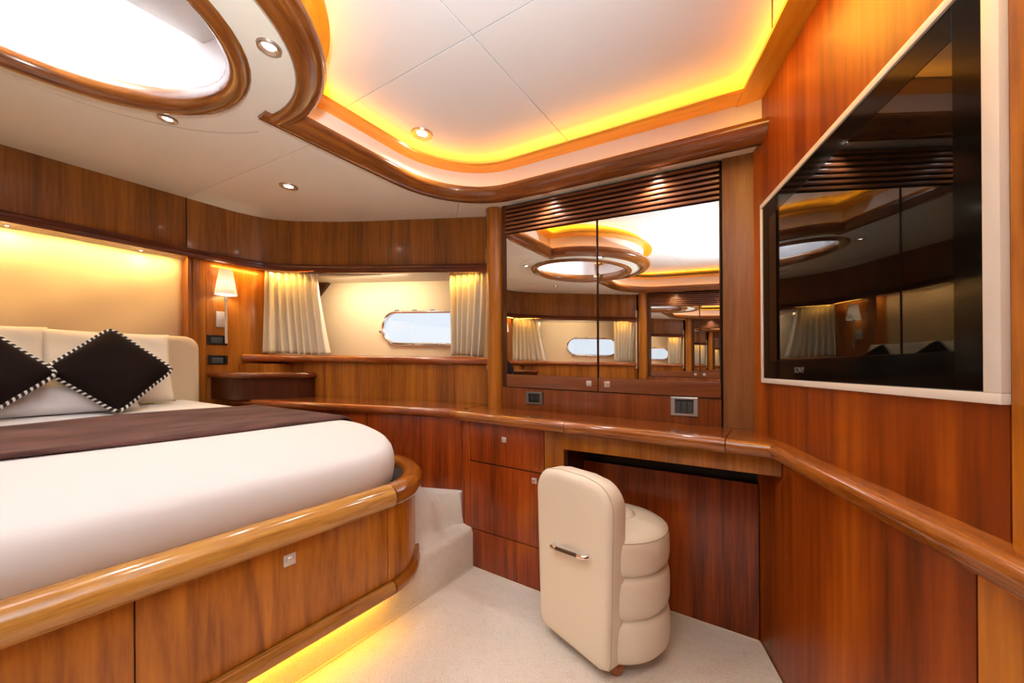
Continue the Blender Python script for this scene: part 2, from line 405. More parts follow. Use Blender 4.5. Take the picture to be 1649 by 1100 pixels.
# bound carpet edges
MB().tube([(-1.258, -.7, .003), (-1.258, 1.45, .003)], .004, 6).done('carpet_binding', plain('binding', (.72, .66, .56), .8), fl)
MB().tube([(-1.255, 1.449, .003), (-.85, 1.449, .003)], .004, 6).done('carpet_binding', bpy.data.materials['binding'], fl)
MB().tube([(-.74, 1.636, .003), (-.052, 1.636, .003), (*tp(.02, .005), .003), (*tp(1.4, .005), .003)], .004, 6).done('carpet_binding', bpy.data.materials['binding'], fl)

# ---- deckhead
ceil = thing('ceiling', (-1.0, YC, 2.0), kind='structure')
RING = (-1.419, .143); RR = .495
edge_far = [(.02, 1.612)] + [(-1.0, 1.612)] + arc(-1.105, 1.197, .415, 90, 180, 14) + [(-1.52, .60)]
cusp_a = math.degrees(math.atan2(.637-RING[1], -1.487-RING[0]))          # ~98 deg
edge_near = [(x, 2*YC - y) for x, y in edge_far[:-1]] + [(-1.52, -.31)]
near_cusp = math.degrees(math.asin((2*YC - .637 - RING[1])/RR)); near_cusp = -180 - near_cusp
ring_arc = arc(RING[0], RING[1], RR, cusp_a, -98, 40)
WPATH = smooth_path([(-2.86, .74), (-2.86, .88), (-2.85, 1.0), (-2.80, 1.145), (-2.72, 1.222), (-2.62, 1.29), (-2.321, 1.438), (-1.9, 1.593), (-1.40, 1.778)], 6)
outline = [(.05, 1.72), (-1.30, 1.72), (-1.36, 1.80)] + [(x, y+.004) for x, y in WPATH[::-1]] + [(-2.864, .6)]
mir = [(x, 2*YC-y) for x, y in outline[::-1]]
soff = [(.05, 1.612)] + outline + mir + [(.05, 2*YC-1.612)]
inner = edge_far[1:-1] + [(-1.52, .66)] + ring_arc + [(-1.52, -.375)] + [(x, 2*YC-y) for x, y in edge_far[1:-1]][::-1]
soff = soff + inner[::-1]
hole = arc(SKY[0], SKY[1], .42, 0, 360, 48)[:-1]
# one plate, then cut along the joints into panels
bm = bmesh.new()
loops = [soff, hole]; pts = [p for l in loops for p in l]
vv = [bm.verts.new((x, y, 0)) for x, y in pts]
for t in tessellate_polygon([[Vector((x, y, 0)) for x, y in l] for l in loops]):
    try: bm.faces.new([vv[i] for i in t])
    except ValueError: pass
def joint(p, q, w=.0022, keep=None):
    p = Vector((*p, 0)); q = Vector((*q, 0)); d = (q-p).normalized(); n = Vector((d.y, -d.x, 0))
    sel = [f for f in bm.faces if keep is None or keep(f.calc_center_median())]
    for k in (w/2, -w/2):
        geom = [f for f in bm.faces if keep is None or keep(f.calc_center_median())]
        geom = geom + list({e for f in geom for e in f.edges}) + list({v for f in geom for v in f.verts})
        bmesh.ops.bisect_plane(bm, geom=geom, plane_co=p+n*k, plane_no=n, dist=1e-7)
    kill = [f for f in bm.faces if (keep is None or keep(f.calc_center_median())) and abs((f.calc_center_median()-p).dot(n)) < w/2-1e-6]
    bmesh.ops.delete(bm, geom=kill, context='FACES')
joint((-2.86, .735), (-1.52, .805)); joint((-2.86, 2*YC-.735), (-1.52, 2*YC-.805))
joint((-1.364, 1.486), (-1.588, 1.70)); joint((-1.364, 2*YC-1.486), (-1.588, 2*YC-1.70))
joint((-.66, 1.6), (-.66, 1.72)); 
bmesh.ops.remove_doubles(bm, verts=bm.verts, dist=1e-6)
left = set(bm.faces); isl = []
while left:
    st = [left.pop()]; comp = []
    while st:
        f = st.pop(); comp.append(f)
        for e in f.edges:
            for g in e.link_faces:
                if g in left: left.discard(g); st.append(g)
    isl.append(comp)
for comp in isl:
    if sum(f.calc_area() for f in comp) < .004: continue
    mb = MB(); vs_ = list({v for f in comp for v in f.verts}); ix = {v: i for i, v in enumerate(vs_)}; n = len(vs_)
    mb.v = [(v.co.x, v.co.y, zs(v.co.x)) for v in vs_] + [(v.co.x, v.co.y, zs(v.co.x)+.012) for v in vs_]
    for f in comp:
        mb.f.append(tuple(ix[v] for v in f.verts)[::-1]); mb.f.append(tuple(ix[v]+n for v in f.verts))
        for e in f.edges:
            if sum(1 for g in e.link_faces if g in comp) == 1:
                a, c = ix[e.verts[0]], ix[e.verts[1]]; mb.f.append((a, c, c+n, a+n))
    mb.done('soffit_panel', 'soffit', ceil, smooth=0)
bm.free()
# dark backing above the joints, with the same opening as the soffit
MB().prism(soff, lambda x: zs(x)+.014, lambda x: zs(x)+.02, [hole]).done('soffit_backing', 'dark', ceil, smooth=0)
# hairline of the round panel about the hatch
arcpts = arc(-1.47, .10, .575, 108, 215, 30)
MB().sweep(arcpts, [(-.0012, -.0006), (.0012, -.0006), (.0012, .002), (-.0012, .002)], zs).done('panel_joint', plain('joint_shadow', (.42, .36, .28), .7), ceil)
# raised deckhead panels
g = .0015
jx = -.79; jy = .925
xs_ = [(-1.62, jx-g), (jx+g, .0), (.0+2*g, 1.08)]; ys_ = [(-1.42, 2*YC-jy-g), (2*YC-jy+g, jy-g), (jy+g, 1.74)]
for (xa, xb) in xs_:
    for (ya, yb) in ys_:
        MB().box(xa, xb, ya, yb, zr, lambda x: zr(x)+.02).done('raised_panel', 'ceiling', ceil, bevel=.001, seg=1)
MB().box(-1.66, 1.1, -1.45, 1.75, lambda x: zr(x)+.022, lambda x: zr(x)+.03).done('raised_backing', 'cream', ceil)
# cove: crown moulding, band, timber strip and hidden lamps along the edge
crown_prof = [(-.012, -.006), (-.004, -.014), (.022, -.014), (.046, -.006), (.066, .010), (.074, .026), (.068, .042), (.056, .048), (.050, .048), (.048, .016), (-.012, .016)]
band_prof = [(.0, .012), (.014, .012), (.014, .14), (.0, .14)]
strip_prof = [(.004, .14), (.084, .14), (.084, .152), (.004, .152)]
led1_prof = [(.020, .020), (.034, .020), (.034, .026), (.020, .026)]
led2_prof = [(.030, .1525), (.055, .1525), (.055, .157), (.030, .157)]
ring_full = arc(RING[0], RING[1], RR, cusp_a+1.5, -98-1.5, 44)
for nm, path in (('far', edge_far), ('ring', ring_full), ('near', edge_near[::-1])):
    P = [p for p in path]
    if nm == 'far': P = P[:]                      # travel: aft to forward then inboard; raised side is to the left
    sgn = -1 if nm in ('far',) else -1
    if nm == 'near': P = P[::1]
    def pr(q, sg): return [(o*sg, z) for o, z in (q if sg > 0 else q[::-1])]
    sg = -1
    if nm == 'ring': sg = -1
    # ring travels clockwise seen from above; its raised side is outside = left of travel
    MB().sweep(P, pr(crown_prof, sg), zs).done('crown_moulding', 'crown', ceil, smooth=50)
    MB().sweep(P, pr(band_prof, sg), zs).done('cove_band', 'band', ceil, smooth=50)
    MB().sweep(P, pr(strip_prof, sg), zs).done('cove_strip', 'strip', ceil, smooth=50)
    MB().sweep(P, pr(led1_prof, sg), zs).done('led_strip', 'amber_soft', ceil)
    MB().sweep(P, pr(led2_prof, sg), zs).done('led_strip', 'amber', ceil)
# timber strip and lamps on the television wall
TPATH = [tp(-.02), tp(1.45)]
tw_strip = [(0, .14), (.075, .14), (.075, .152), (0, .152)]
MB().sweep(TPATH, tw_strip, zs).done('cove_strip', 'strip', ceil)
MB().sweep(TPATH, [(.02, .1525), (.045, .1525), (.045, .157), (.02, .157)], zs).done('led_strip', 'amber', ceil)


# ---- round hatch
hatch = thing('window_1', (SKY[0], SKY[1], zs(SKY[0])), kind='structure', label='round skylight hatch with varnished timber ring')
circ = arc(SKY[0], SKY[1], .405, 0, 360, 56)[:-1]
fp = [(.010, .055), (-.004, .03), (-.002, .004), (.014, -.016), (.034, -.022), (.052, -.014), (.062, .002), (.058, .006), (.02, .055)]
MB().sweep(circ, fp, zs, closed=True).done('timber_ring', 'crown', hatch, smooth=50)
mb = MB(); n = 56; rings = []
for r_, h_ in ((.412, .045), (.415, .12), (.418, .25), (.424, .40), (.43, .70)):
    rings.append([(SKY[0]+r_*math.cos(2*math.pi*j/n), SKY[1]+r_*math.sin(2*math.pi*j/n), min(2.46, zs(SKY[0]+r_*math.cos(2*math.pi*j/n))+h_)) for j in range(n)])
mb.quad_loop(rings, True, False).done('shaft_lining', 'lining', hatch, recalc=False)
MB().lathe((SKY[0], SKY[1], 2.46), [(.465, 0), (.465, .03)], 48).done('hatch_pane', 'acrylic', hatch)
MB().sweep(arc(SKY[0], SKY[1], .30, 0, 360, 40)[:-1], [(0, -.012), (.14, -.012), (.14, 0), (0, 0)], 2.45, closed=True).done('hatch_frame', 'cream', hatch)

# ---- forward wall behind the bed
fwdw = thing('wall_forward', (-2.86, YC, 0), kind='structure')
Yp = .737
MB().box(-2.88, -2.86, 2*YC-Yp+.003, Yp-.003, ztt, zs).done('upper_panel', 'upper', fwdw, bevel=.001)
MB().box(-2.90, -2.875, 2*YC-1.2, 1.2, 1.72, 2.06).done('backing', 'dark', fwdw)
trim_prof = [(-.02, -.053), (.024, -.053), (.03, -.046), (.03, -.030), (.024, -.024), (.026, -.012), (.018, 0), (-.02, 0)]
MB().sweep([(-2.86, 2*YC-.78), (-2.86, .78)], trim_prof, ztt).done('picture_trim', 'trim', fwdw, smooth=40)
MB().box(-2.985, -2.85, 2*YC-.745, .745, 1.684, 1.70).done('niche_soffit', 'cream', fwdw)
MB().box(-3.02, -2.985, 2*YC-.80, .80, .5, 1.70).done('niche_back', 'dark_wood', fwdw)
for SIDE in (1, -1):
    MB().box(-2.985, -2.858, .742, .765, .70, 1.684).done('niche_jamb', 'panel', fwdw, bevel=.001)
    MB().box(-2.90, -2.855, .765, .826, .70, 1.684).done('post', 'panel', fwdw, bevel=.002)
    MB().box(-2.90, -2.862, .829, 1.17, .70, 1.684).done('lamp_panel', 'panel', fwdw, bevel=.001)
SIDE = 1

# ---- hull-side walls (far one in view; its twin shows in the mirrors)
def side_wall(name):
    wl = thing(name, (-2.0, 1.56, 0), kind='structure')
    P = WPATH
    MB().sweep(P, [(0, 0), (0, .30), (-.02, .30), (-.02, 0)], lambda x: ztt(x)-.005).done('x', 'upper', wl) if False else None
    rings_lo = P; out = offset_path(P, -.02)
    mb = MB(); rg = []
    for (x, y), (xo, yo) in zip(P, out): rg.append([(x, y, ztt(x)), (x, y, zs(x)), (xo, yo, zs(x)), (xo, yo, ztt(x))])
    mb.quad_loop(rg).done('upper_panel', 'upper', wl, smooth=30)
    MB().sweep(P, trim_prof, ztt).done('picture_trim', 'trim', wl, smooth=40)
    # sill board and wainscot
    SP = smooth_path([(-2.862, 1.02), (-2.80, 1.147), (-2.648, 1.276), (-2.321, 1.438), (-1.40, 1.778)], 6)
    MB().sweep(SP, [(-.30, -.05), (.012, -.05), (.022, -.042), (.026, -.028), (.022, -.012), (.012, -.003), (0, 0), (-.30, 0)], zsi).done('window_sill', 'sill', wl, smooth=40)
    WP = [(-2.80, wy(-2.80)), (-1.39, wy(-1.39))]
    MB().obox(WP[0], WP[1], 0, -.02, zc, lambda x: zsi(x)-.045).done('wainscot', 'panel', wl)
    MB().box(-2.9, -2.75, 1.0, 1.28, .75, 1.05).done('corner_block', 'panel', wl)
    # recess behind the window opening
    mb = plate_with_hole(MB(), -.12, 1.62, lambda s_: 1.05, lambda s_: 1.66+.045*s_, port_loop, HD, HD+.02)
    mb.done('hull_lining', 'hull', wl, smooth=0)
    P0, P1 = hullpt(-.12, .0), hullpt(1.62, .0)
    zrc = lambda x: 1.612 - .05*(x + 1.8)
    MB().obox(P1, P0, -.022, -(HD+.01), zrc, lambda x: zrc(x)+.02).done('recess_ceiling', 'cream', wl)
    MB().obox((-2.90, 1.165), hullpt(1.56, HD+.02), 0, -.02, 1.0, 1.72).done('recess_end', 'hull', wl)
    MB().obox(hullpt(-.02, -.02), hullpt(-.10, HD+.02), 0, -.02, 1.0, 1.72).done('recess_end', 'hull', wl)
    q = [hullpt(1.60, HD-.02), hullpt(1.33, HD-.02)]
    mb = MB(); pts3 = [(1.60, 1.70), (1.285, 1.688), (1.60, 1.36)]
    mb.quad_loop([[(*hullpt(s_, d), z_) for s_, z_ in pts3] for d in (HD-.03, HD-.001)]).done('gusset', 'dark_wood', wl, smooth=0)
    LP = offset_path([(x, y) for x, y in WPATH if x > -2.84], -.004)
    MB().sweep(LP, [(-.060, .010), (.018, .010), (.018, .024), (-.060, .024)], lambda x: ztb(x)).done('valance_board', 'dark_wood', wl)
    return wl
side_wall('wall_port')
SIDE = -1; side_wall('wall_starboard'); SIDE = 1

def porthole(name, lab):
    w = thing(name, (*hullpt((PORT_S0+PORT_S1)/2, HD), port_z(.6)-.11), kind='structure', label=lab)
    loop = [(s_, port_z(s_)+dz) for s_, dz in stadium(PORT_S0, PORT_S1, PORT_H)]
    MB().tube([(*hullpt(s_, HD-.008), z_) for s_, z_ in loop], .0115, 8, True).done('port_frame', 'chrome', w)
    l2 = [(s_, port_z(s_)+dz*.93) for s_, dz in stadium(PORT_S0+.008, PORT_S1-.008, PORT_H)]
    l3 = [(s_, port_z(s_)+dz) for s_, dz in stadium(PORT_S0-.055, PORT_S1+.055, PORT_H+.04)]
    MB().quad_loop([[(*hullpt(s_, d), z_) for s_, z_ in l_] for l_, d in ((l2, HD-.006), (l2, HD+.012), (l3, HD+.09))], True, False).done('port_reveal', plain('port_reveal', (.8, .84, .9), .4), w, recalc=False)
    MB().quad_loop([[(*hullpt(s_, d), z_) for s_, z_ in l2] for d in (HD+.012, HD+.018)], True, True).done('port_pane', 'glass', w)
    for s_ in (.46, .60, .74):                       # hinges above, dogs below
        x, y = hullpt(s_, HD-.012)
        MB().frame_box((x, y, port_z(s_)+PORT_H+.004), (*(-WD*.034), 0), (*(-WN*.02), 0), (0, 0, .012)).done('hinge', 'black', w, bevel=.003)
    for s_, z_ in ((.43, -PORT_H), (.62, -PORT_H), (.80, -PORT_H), (PORT_S1+.006, -.03)):
        x, y = hullpt(s_, HD-.02)
        MB().lathe((x, y, port_z(s_)+z_-.002), [(.006, -.012), (.011, -.006), (.011, .004), (.006, .012), (.009, .016), (.004, .022)], 12, (WN.x, WN.y, .25)).done('dog_knob', 'chrome', w)
    return w
porthole('window_2', 'chrome-framed porthole half hidden by the curtain')
SIDE = -1; porthole('window_3', 'chrome-framed porthole seen reflected in the mirrors'); SIDE = 1

# ---- television wall (aft, splayed)
aft = thing('wall_aft', (*tp(.4), 0), kind='structure')
def tbox(mb, t0, t1, n0, n1, z0, z1): return mb.prism([tp(t0, n0), tp(t1, n0), tp(t1, n1), tp(t0, n1)], z0, z1)
seam = .856
tbox(MB(), -.10, seam-.0015, -.02, 0, -.02, .71).done('lower_panel', 'tv_wall', aft)
tbox(MB(), seam+.0015, 1.48, -.02, 0, -.02, .71).done('lower_panel', 'bed', aft)
tbox(MB(), -.14, .905, -.02, 0, .74, lambda x: zs(x)+.20).done('upper_panel', 'tv_wall', aft)
tbox(MB(), .908, 1.48, -.02, 0, .74, lambda x: zs(x)+.20).done('upper_panel', 'bed', aft)
tbox(MB(), -.14, 1.48, -.03, -.02, -.02, 2.2).done('backing', 'dark', aft)
e = tp(1.48)
MB().box(e[0]-.02, 1.10, e[1]-.02, e[1], 0, 2.2).done('return_panel', 'tv_wall', aft)
MB().box(1.06, 1.10, -1.75, e[1], 0, 2.2).done('bulkhead', 'panel', aft)
# far wall behind mirrors and its twin
for SIDE, nm in ((1, 'wall_mirror'), (-1, 'wall_opposite')):
    wl = thing(nm, (-.6, 1.72, 0), kind='structure')
    MB().box(-1.36, .04 if SIDE > 0 else 1.1, 1.705, 1.74, 0, lambda x: zs(x)+.03).done('backing', 'dark_wood', wl)
    if SIDE < 0:
        MB().box(-.055, 1.1, 1.68, 1.705, 0, zs).done('panel', 'panel', wl)
SIDE = 1

# ================================================================== FURNITURE
def square_knob(c, nrm, parent, size=.026):
    """square satin plate with a round push button; nrm is the outward direction"""
    nrm = Vector(nrm).normalized(); side = nrm.cross(Vector((0, 0, 1))).normalized(); u = Vector((0, 0, 1)); c = Vector(c)
    k = MB().frame_box(c - side*size/2 - u*size/2 - nrm*.004, side*size, u*size, nrm*.0065).done('knob_plate', MT['satin'], parent, bevel=.001)
    return k
def round_button(c, nrm, parent, r=.0085):
    MB().lathe(Vector(c)+Vector(nrm).normalized()*.002, [(r, 0), (r, .003), (r*.8, .005), (r*.3, .0052)], 20, nrm).done('push_button', 'steel', parent)

# ---- column
for SIDE, lab in ((1, 'round varnished walnut column between the window and the mirror cabinet'), (-1, 'round walnut column seen only in the mirror reflection')):
    MB().lathe((-1.298, 1.722, 0), [(.058, zd(-1.3)-.002), (.058, zs(-1.298)-.014), (.060, zs(-1.298)-.012), (.060, zs(-1.298)+.004)], 40).done('column', 'panel', at=(-1.298, 1.722, zd(-1.3)), label=lab, cat='column')
SIDE = 1

# ---- mirror cabinet
def mirror_cabinet(lab):
    c = thing('mirror_cabinet', (-.68, 1.69, zd(-.68)), lab, 'cabinet')
    Y = 1.683
    MB().box(-1.235, -.163, 1.697, 1.7045, zd, zs).done('back_panel', 'dark', c)
    MB().box(-1.235, -1.205, 1.686, 1.700, zd, zs).done('side_filler', 'dark_wood', c)
    n = 7
    for i in range(n):
        f0 = lambda x, i=i: zmt(x) + (zs(x)-.004-zmt(x))*(i+.05)/n
        f1 = lambda x, i=i: zmt(x) + (zs(x)-.004-zmt(x))*(i+.60)/n
        MB().box(-1.203, -.172, Y-.008, Y+.012, f0, f1).done('slat', 'slat', c, bevel=.002)
    for k, (xa, xb) in enumerate(((-1.2015, -.679), (-.6745, -.1715))):
        d = MB().box(xa, xb, Y+.001, Y+.014, zrb, lambda x: zmt(x)-.004).done('door', 'dark_wood', c, bevel=.001)
        MB().box(xa+.003, xb-.003, Y-.003, Y+.001, zmb, lambda x: zmt(x)-.006).done('mirror_glass', 'mirror', d, smooth=0)
        MB().box(xa, xb, Y-.006, Y+.001, zrb, lambda x: zmb(x)-.001).done('bottom_rail', 'slat', d, bevel=.001)
        kx = -.722 if k == 0 else -.633
        square_knob((kx, Y-.006, zrb(kx)+.036), (0, -1, 0), d); round_button((kx, Y-.0075, zrb(kx)+.036), (0, -1, 0), d)
    MB().box(-1.235, -.1715, Y+.001, Y+.014, zd, lambda x: zrb(x)-.004).done('splash_panel', 'splash', c, bevel=.001)
    MB().box(-.1635, -.0565, Y-.001, Y+.018, zd, zs).done('pilaster', 'jamb', c, bevel=.002)
    return c
mirror_cabinet('walnut cabinet with two mirrored doors below a slatted grille')
SIDE = -1; mirror_cabinet('twin mirrored cabinet on the opposite side, visible only as a reflection'); SIDE = 1
MB().box(-.058, -.035, 1.676, 1.70, zd, zs).done('corner_fillet', 'dark_wood', aft)

def wall_plate(name, c, nrm, w, h, lab, n_mod, frame_mat, sockets=False, cat='switch', group=None):
    nrm = Vector(nrm).normalized(); side = Vector((0, 0, 1)).cross(nrm).normalized(); u = Vector((0, 0, 1)); c = Vector(c)
    t = thing(name, c, lab, cat, group)
    # frame ring
    o = [(-w/2, -h/2), (w/2, -h/2), (w/2, h/2), (-w/2, h/2)]; iw, ih = w*.32, h*.35
    ii = [(-iw, -ih), (iw, -ih), (iw, ih), (-iw, ih)]
    def P(a, d): return c + side*a[0] + u*a[1] + nrm*d
    ring = [[P(p, 0) for p in o], [P((p[0]*.985, p[1]*.97), .006) for p in o], [P((p[0]*.93, p[1]*.9), .0085) for p in o], [P((p[0]*1.06, p[1]*1.06), .0085) for p in ii], [P(p, .003) for p in ii], [P(p, 0) for p in ii]]
    MB().quad_loop(ring, True, False).done('frame', frame_mat, t, smooth=30)
    MB().frame_box(P((-iw, -ih), -.001), side*2*iw, u*2*ih, nrm*.003).done('insert', MT['insert'], t)
    mw = 2*iw/n_mod
    for i in range(n_mod):
        a = -iw + i*mw + mw*.04
        if sockets:
            q = P((a+mw*.46, 0), .002)
            MB().lathe(q, [(mw*.44, 0), (mw*.44, .003), (mw*.36, .0035), (mw*.34, .0012), (.0008, .001)], 24, nrm).done('socket', 'black', t)
        else:
            MB().frame_box(P((a, -ih*.95), .002), side*mw*.86, u*ih*1.7, nrm*.0035).done('rocker', plain('rocker_%s' % name, (.055, .068, .08), .4) if 'rocker_%s' % name not in bpy.data.materials else bpy.data.materials['rocker_%s' % name], t, bevel=.001)
    return t
wall_plate('power_socket', (-1.028, 1.6835, .850), (0, -1, 0), .102, .066, 'dark grey double power socket under the left mirror door', 2, 'grey', True, 'socket')
wall_plate('light_switch', (-.305, 1.6835, .842), (0, -1, 0), .106, .080, 'silver-framed triple light switch under the right mirror door', 3, plain('switch_silver', (.45, .45, .46), .35, .6))

# ---- dressing table
desk = thing('dressing_table', (-.7, 1.5, 0), 'built-in walnut dressing table with drawers and rounded front edge below the mirrors', 'dressing table')
YF = 1.455
nose = [(-.02, -.05), (.028, -.050), (.040, -.044), (.048, -.032), (.050, -.020), (.046, -.008), (.038, -.002), (.028, 0), (-.02, 0)]
LEFTP = smooth_path([(-1.40, 1.49), (-1.355, 1.475), (-1.31, 1.458), (-1.25, YF)], 5) + [(-.7205, YF)]
def slab(poly, nm):
    return MB().prism(poly, lambda x: zd(x)-.03, zd).done(nm, MT['desk'], desk, smooth=0)
MT['desk'] = wood('desk_top', (.15, .036, .009), (.22, .058, .012), (.30, .088, .018), axis='X', rough=.12, coat=.8, across=16)
slab([(-1.38, YF+.03), (-1.25, YF+.01), (-.7205, YF+.01), (-.7205, 1.684), (-1.24, 1.684), (-1.36, 1.78), (-1.42, 1.68)], 'top')
lid = slab([(-.7175, YF+.01), (-.1345, YF+.01), (-.1345, 1.684), (-.7175, 1.684)], 'lid')
slab([(-.1315, YF+.01), (txy(YF)-.002, YF+.01), (txy(1.684)-.002, 1.684), (-.1315, 1.684)], 'top')
zdm = lambda x: zd(x)
MB().sweep(LEFTP, nose, zd).done('front_edge', 'rail', desk, smooth=40)
MB().sweep([(-.7175, YF), (-.1345, YF)], nose, zd).done('front_edge', 'rail', desk, smooth=40)
corner = (txy(YF), YF)
tr_path = [(-.1315, YF), (corner[0], YF), tp(.26), tp(.5), tp(.9), tp(1.46)]; tr_z = lambda x: zd(x) if x < .1 else .7626
MB().sweep(tr_path, nose, tr_z, keep=(0, 2)).done('front_edge', 'rail', desk, smooth=40)
MB().sweep(tr_path, nose, tr_z, keep=(1, 6)).done('chair_rail', 'rail', aft, smooth=40)
# drawer block
XA, XB = -1.272, -.842
MB().box(-1.345, -.745, 1.468, 1.70, 0, lambda x: zd(x)-.032).done('carcass', 'dark', desk)
MB().lathe((-1.322, 1.478, 0), [(.0255, .0), (.0255, zd(-1.3)-.045)], 24).done('corner_post', 'drawer', desk)
MB().box(-1.322, XA-.0035, 1.4545, 1.47, .0, lambda x: zd(x)-.047).done('stile', 'drawer', desk, bevel=.001)
MB().box(XB+.003, -.745, 1.4545, 1.47, 0, lambda x: zd(x)-.047).done('stile', 'panel', desk, bevel=.002)
dr = MB().box(XA, XB, 1.453, 1.468, lambda x: .5415-.012*(x+1.27), lambda x: zd(x)-.052).done('drawer', 'drawer', desk, bevel=.0015)
for nm, p in (('drawer', (-1.06, 1.453, .665)),):
    square_knob(p, (0, -1, 0), dr); round_button((p[0], p[1]-.002, p[2]), (0, -1, 0), dr)
dr = MB().box(XA, XB, 1.453, 1.468, .1980, lambda x: .5360-.012*(x+1.27)).done('cupboard_door', 'drawer', desk, bevel=.0015)
square_knob((-.892, 1.453, .497), (0, -1, 0), dr); round_button((-.892, 1.451, .497), (0, -1, 0), dr)
MB().box(XA, XB, 1.453, 1.468, .0, .1938).done('plinth_panel', 'drawer', desk, bevel=.001)
# knee space
MB().box(-.745, -.735, 1.47, 1.66, 0, lambda x: zd(x)-.04).done('knee_side', 'dark_wood', desk)
MB().prism([(-.745, YF+.002), (txy(YF)-.004, YF+.002), (txy(YF+.018)-.004, YF+.02), (-.745, YF+.02)], lambda x: .655, lambda x: zd(x)-.045).done('apron', 'panel', desk, bevel=.001)
MB().box(-.735, -.050, 1.640, 1.660, 0, lambda x: .573).done('knee_panel', 'drawer', desk, bevel=.001)
MB().box(-.745, -.03, 1.66, 1.70, 0, lambda x: zd(x)-.04).done('knee_back', 'dark', desk)
MB().lathe((-1.345, 1.505, zd(-1.35)+.001), [(.012, -.002), (.012, .0004)], 16).done('finger_hole', 'dark', desk)

# ---- side counter below the window
MB().box(-1.44, -1.325, 1.50, 1.64, 0, lambda x: zd(x)-.05).done('end_filler', 'drawer', desk)
def side_counter(lab):
    c = thing('side_counter', (-2.0, 1.4, .36), lab, 'counter')
    Lp = [(-2.80, .965), (-1.36, 1.503)]
    d = (Vector(Lp[1])-Vector(Lp[0])).normalized()
    MB().sweep(Lp, nose, zc).done('front_edge', 'sill', c, smooth=40)
    MB().prism([Lp[0], Lp[1], (-1.40, wy(-1.40)), (-2.80, wy(-2.80))], lambda x: zc(x)-.03, lambda x: zc(x)-.0005).done('top', MT['desk'], c, smooth=0)
    MB().obox(Lp[0], Lp[1], .018, .0, .30, lambda x: zc(x)-.05).done('front_panel', 'drawer', c)
    return c
side_counter('long walnut side counter with rounded edge below the window, beside the bed')
SIDE = -1; side_counter('matching side counter on the opposite side, seen in the mirror'); SIDE = 1

# ---- bedside shelf
def bedside(lab):
    c = thing('bedside_shelf', (-2.7, 1.0, zc(-2.7)), lab, 'shelf')
    A = [(-2.857, .832)] + smooth_path([(-2.74, .862), (-2.665, .89), (-2.625, .935), (-2.605, 1.0)], 5) + smooth_path([(-2.56, 1.20), (-2.545, 1.29), (-2.555, wy(-2.555)-.004)], 4)
    back = [(-2.78, wy(-2.78)-.003), (-2.857, 1.19)]
    ins = offset_path(A, .018); ins2 = offset_path(A, .004)
    zt = lambda x: .992 + .03*(-2.6-x)
    mb = MB(); rings = []
    for off, dz in ((.010, -.036), (.002, -.030), (0, -.018), (.003, -.007), (.012, 0)):
        P = offset_path(A, -off); rings.append([(x, y, zt(x)+dz) for x, y in P+back])
    mb.quad_loop(rings).done('shelf_top', MT['shelf'], c, smooth=50)
    B = offset_path(A, -.020)
    MB().prism(B + back, zc, lambda x: zt(x)-.036).done('shelf_body', 'dark_wood', c, smooth=50)
    return c
MT['shelf'] = wood('shelf_walnut', (.10, .024, .007), (.16, .040, .010), (.22, .06, .014), axis='Y', rough=.15, coat=.6)
bedside('small rounded walnut bedside shelf under the wall lamp')
SIDE = -1; bedside('rounded bedside shelf on the opposite side, seen in the mirror'); SIDE = 1

# ---- wall lamp and its two switch plates
def wall_lamp(lab):
    t = thing('wall_lamp', (-2.862, .905, 1.18), lab, 'lamp')
    MB().box(-2.861, -2.846, .876, .934, 1.279, 1.378).done('wall_plate', MT['satin'], t, bevel=.003)
    MB().tube([(-2.85, .905, 1.325), (-2.80, .912, 1.325)], .006, 8).done('arm', 'chrome', t)
    MB().tube([(-2.80, .912, 1.175), (-2.80, .912, 1.46)], .0075, 10).done('rod', MT['lamp_rod'], t)
    MB().lathe((-2.80, .912, 1.44), [(.012, 0), (.0125, .04), (.010, .05)], 16).done('socket', 'chrome', t)
    mb = MB(); n = 32
    rr = [(.058, 1.478), (.0345, 1.632), (.0325, 1.632), (.056, 1.478)]
    mb.quad_loop([[(-2.80+r_*math.cos(2*math.pi*j/n), .912+r_*math.sin(2*math.pi*j/n), z_) for j in range(n)] for r_, z_ in rr+rr[:1]], True, False)
    mb.done('shade', 'shade', t, smooth=60)
    MB().lathe((-2.80, .912, 1.50), [(.006, 0), (.016, .02), (.018, .04), (.010, .062), (.002, .07)], 16).done('bulb', MT['bulb'], t)
    return t
MT['lamp_rod'] = plain('lamp_rod', (.75, .73, .70), .25, .7)
MT['bulb'] = emit('bulb_glow', (1, .82, .60), 60)
wall_lamp('chrome wall lamp with white conical shade beside the headboard')
SIDE = -1; wall_lamp('matching wall lamp beside the opposite end of the headboard'); SIDE = 1
wall_plate('bedside_switch', (-2.862, .884, 1.198), (1, 0, 0), .108, .062, 'black-framed switch plate directly below the wall lamp', 1, plain('switch_dark', (.03, .028, .026), .25, .3))
wall_plate('bedside_socket', (-2.862, .886, 1.074), (1, 0, 0), .104, .058, 'lower black-framed plate just above the bedside shelf', 1, bpy.data.materials['switch_dark'], False, 'socket')

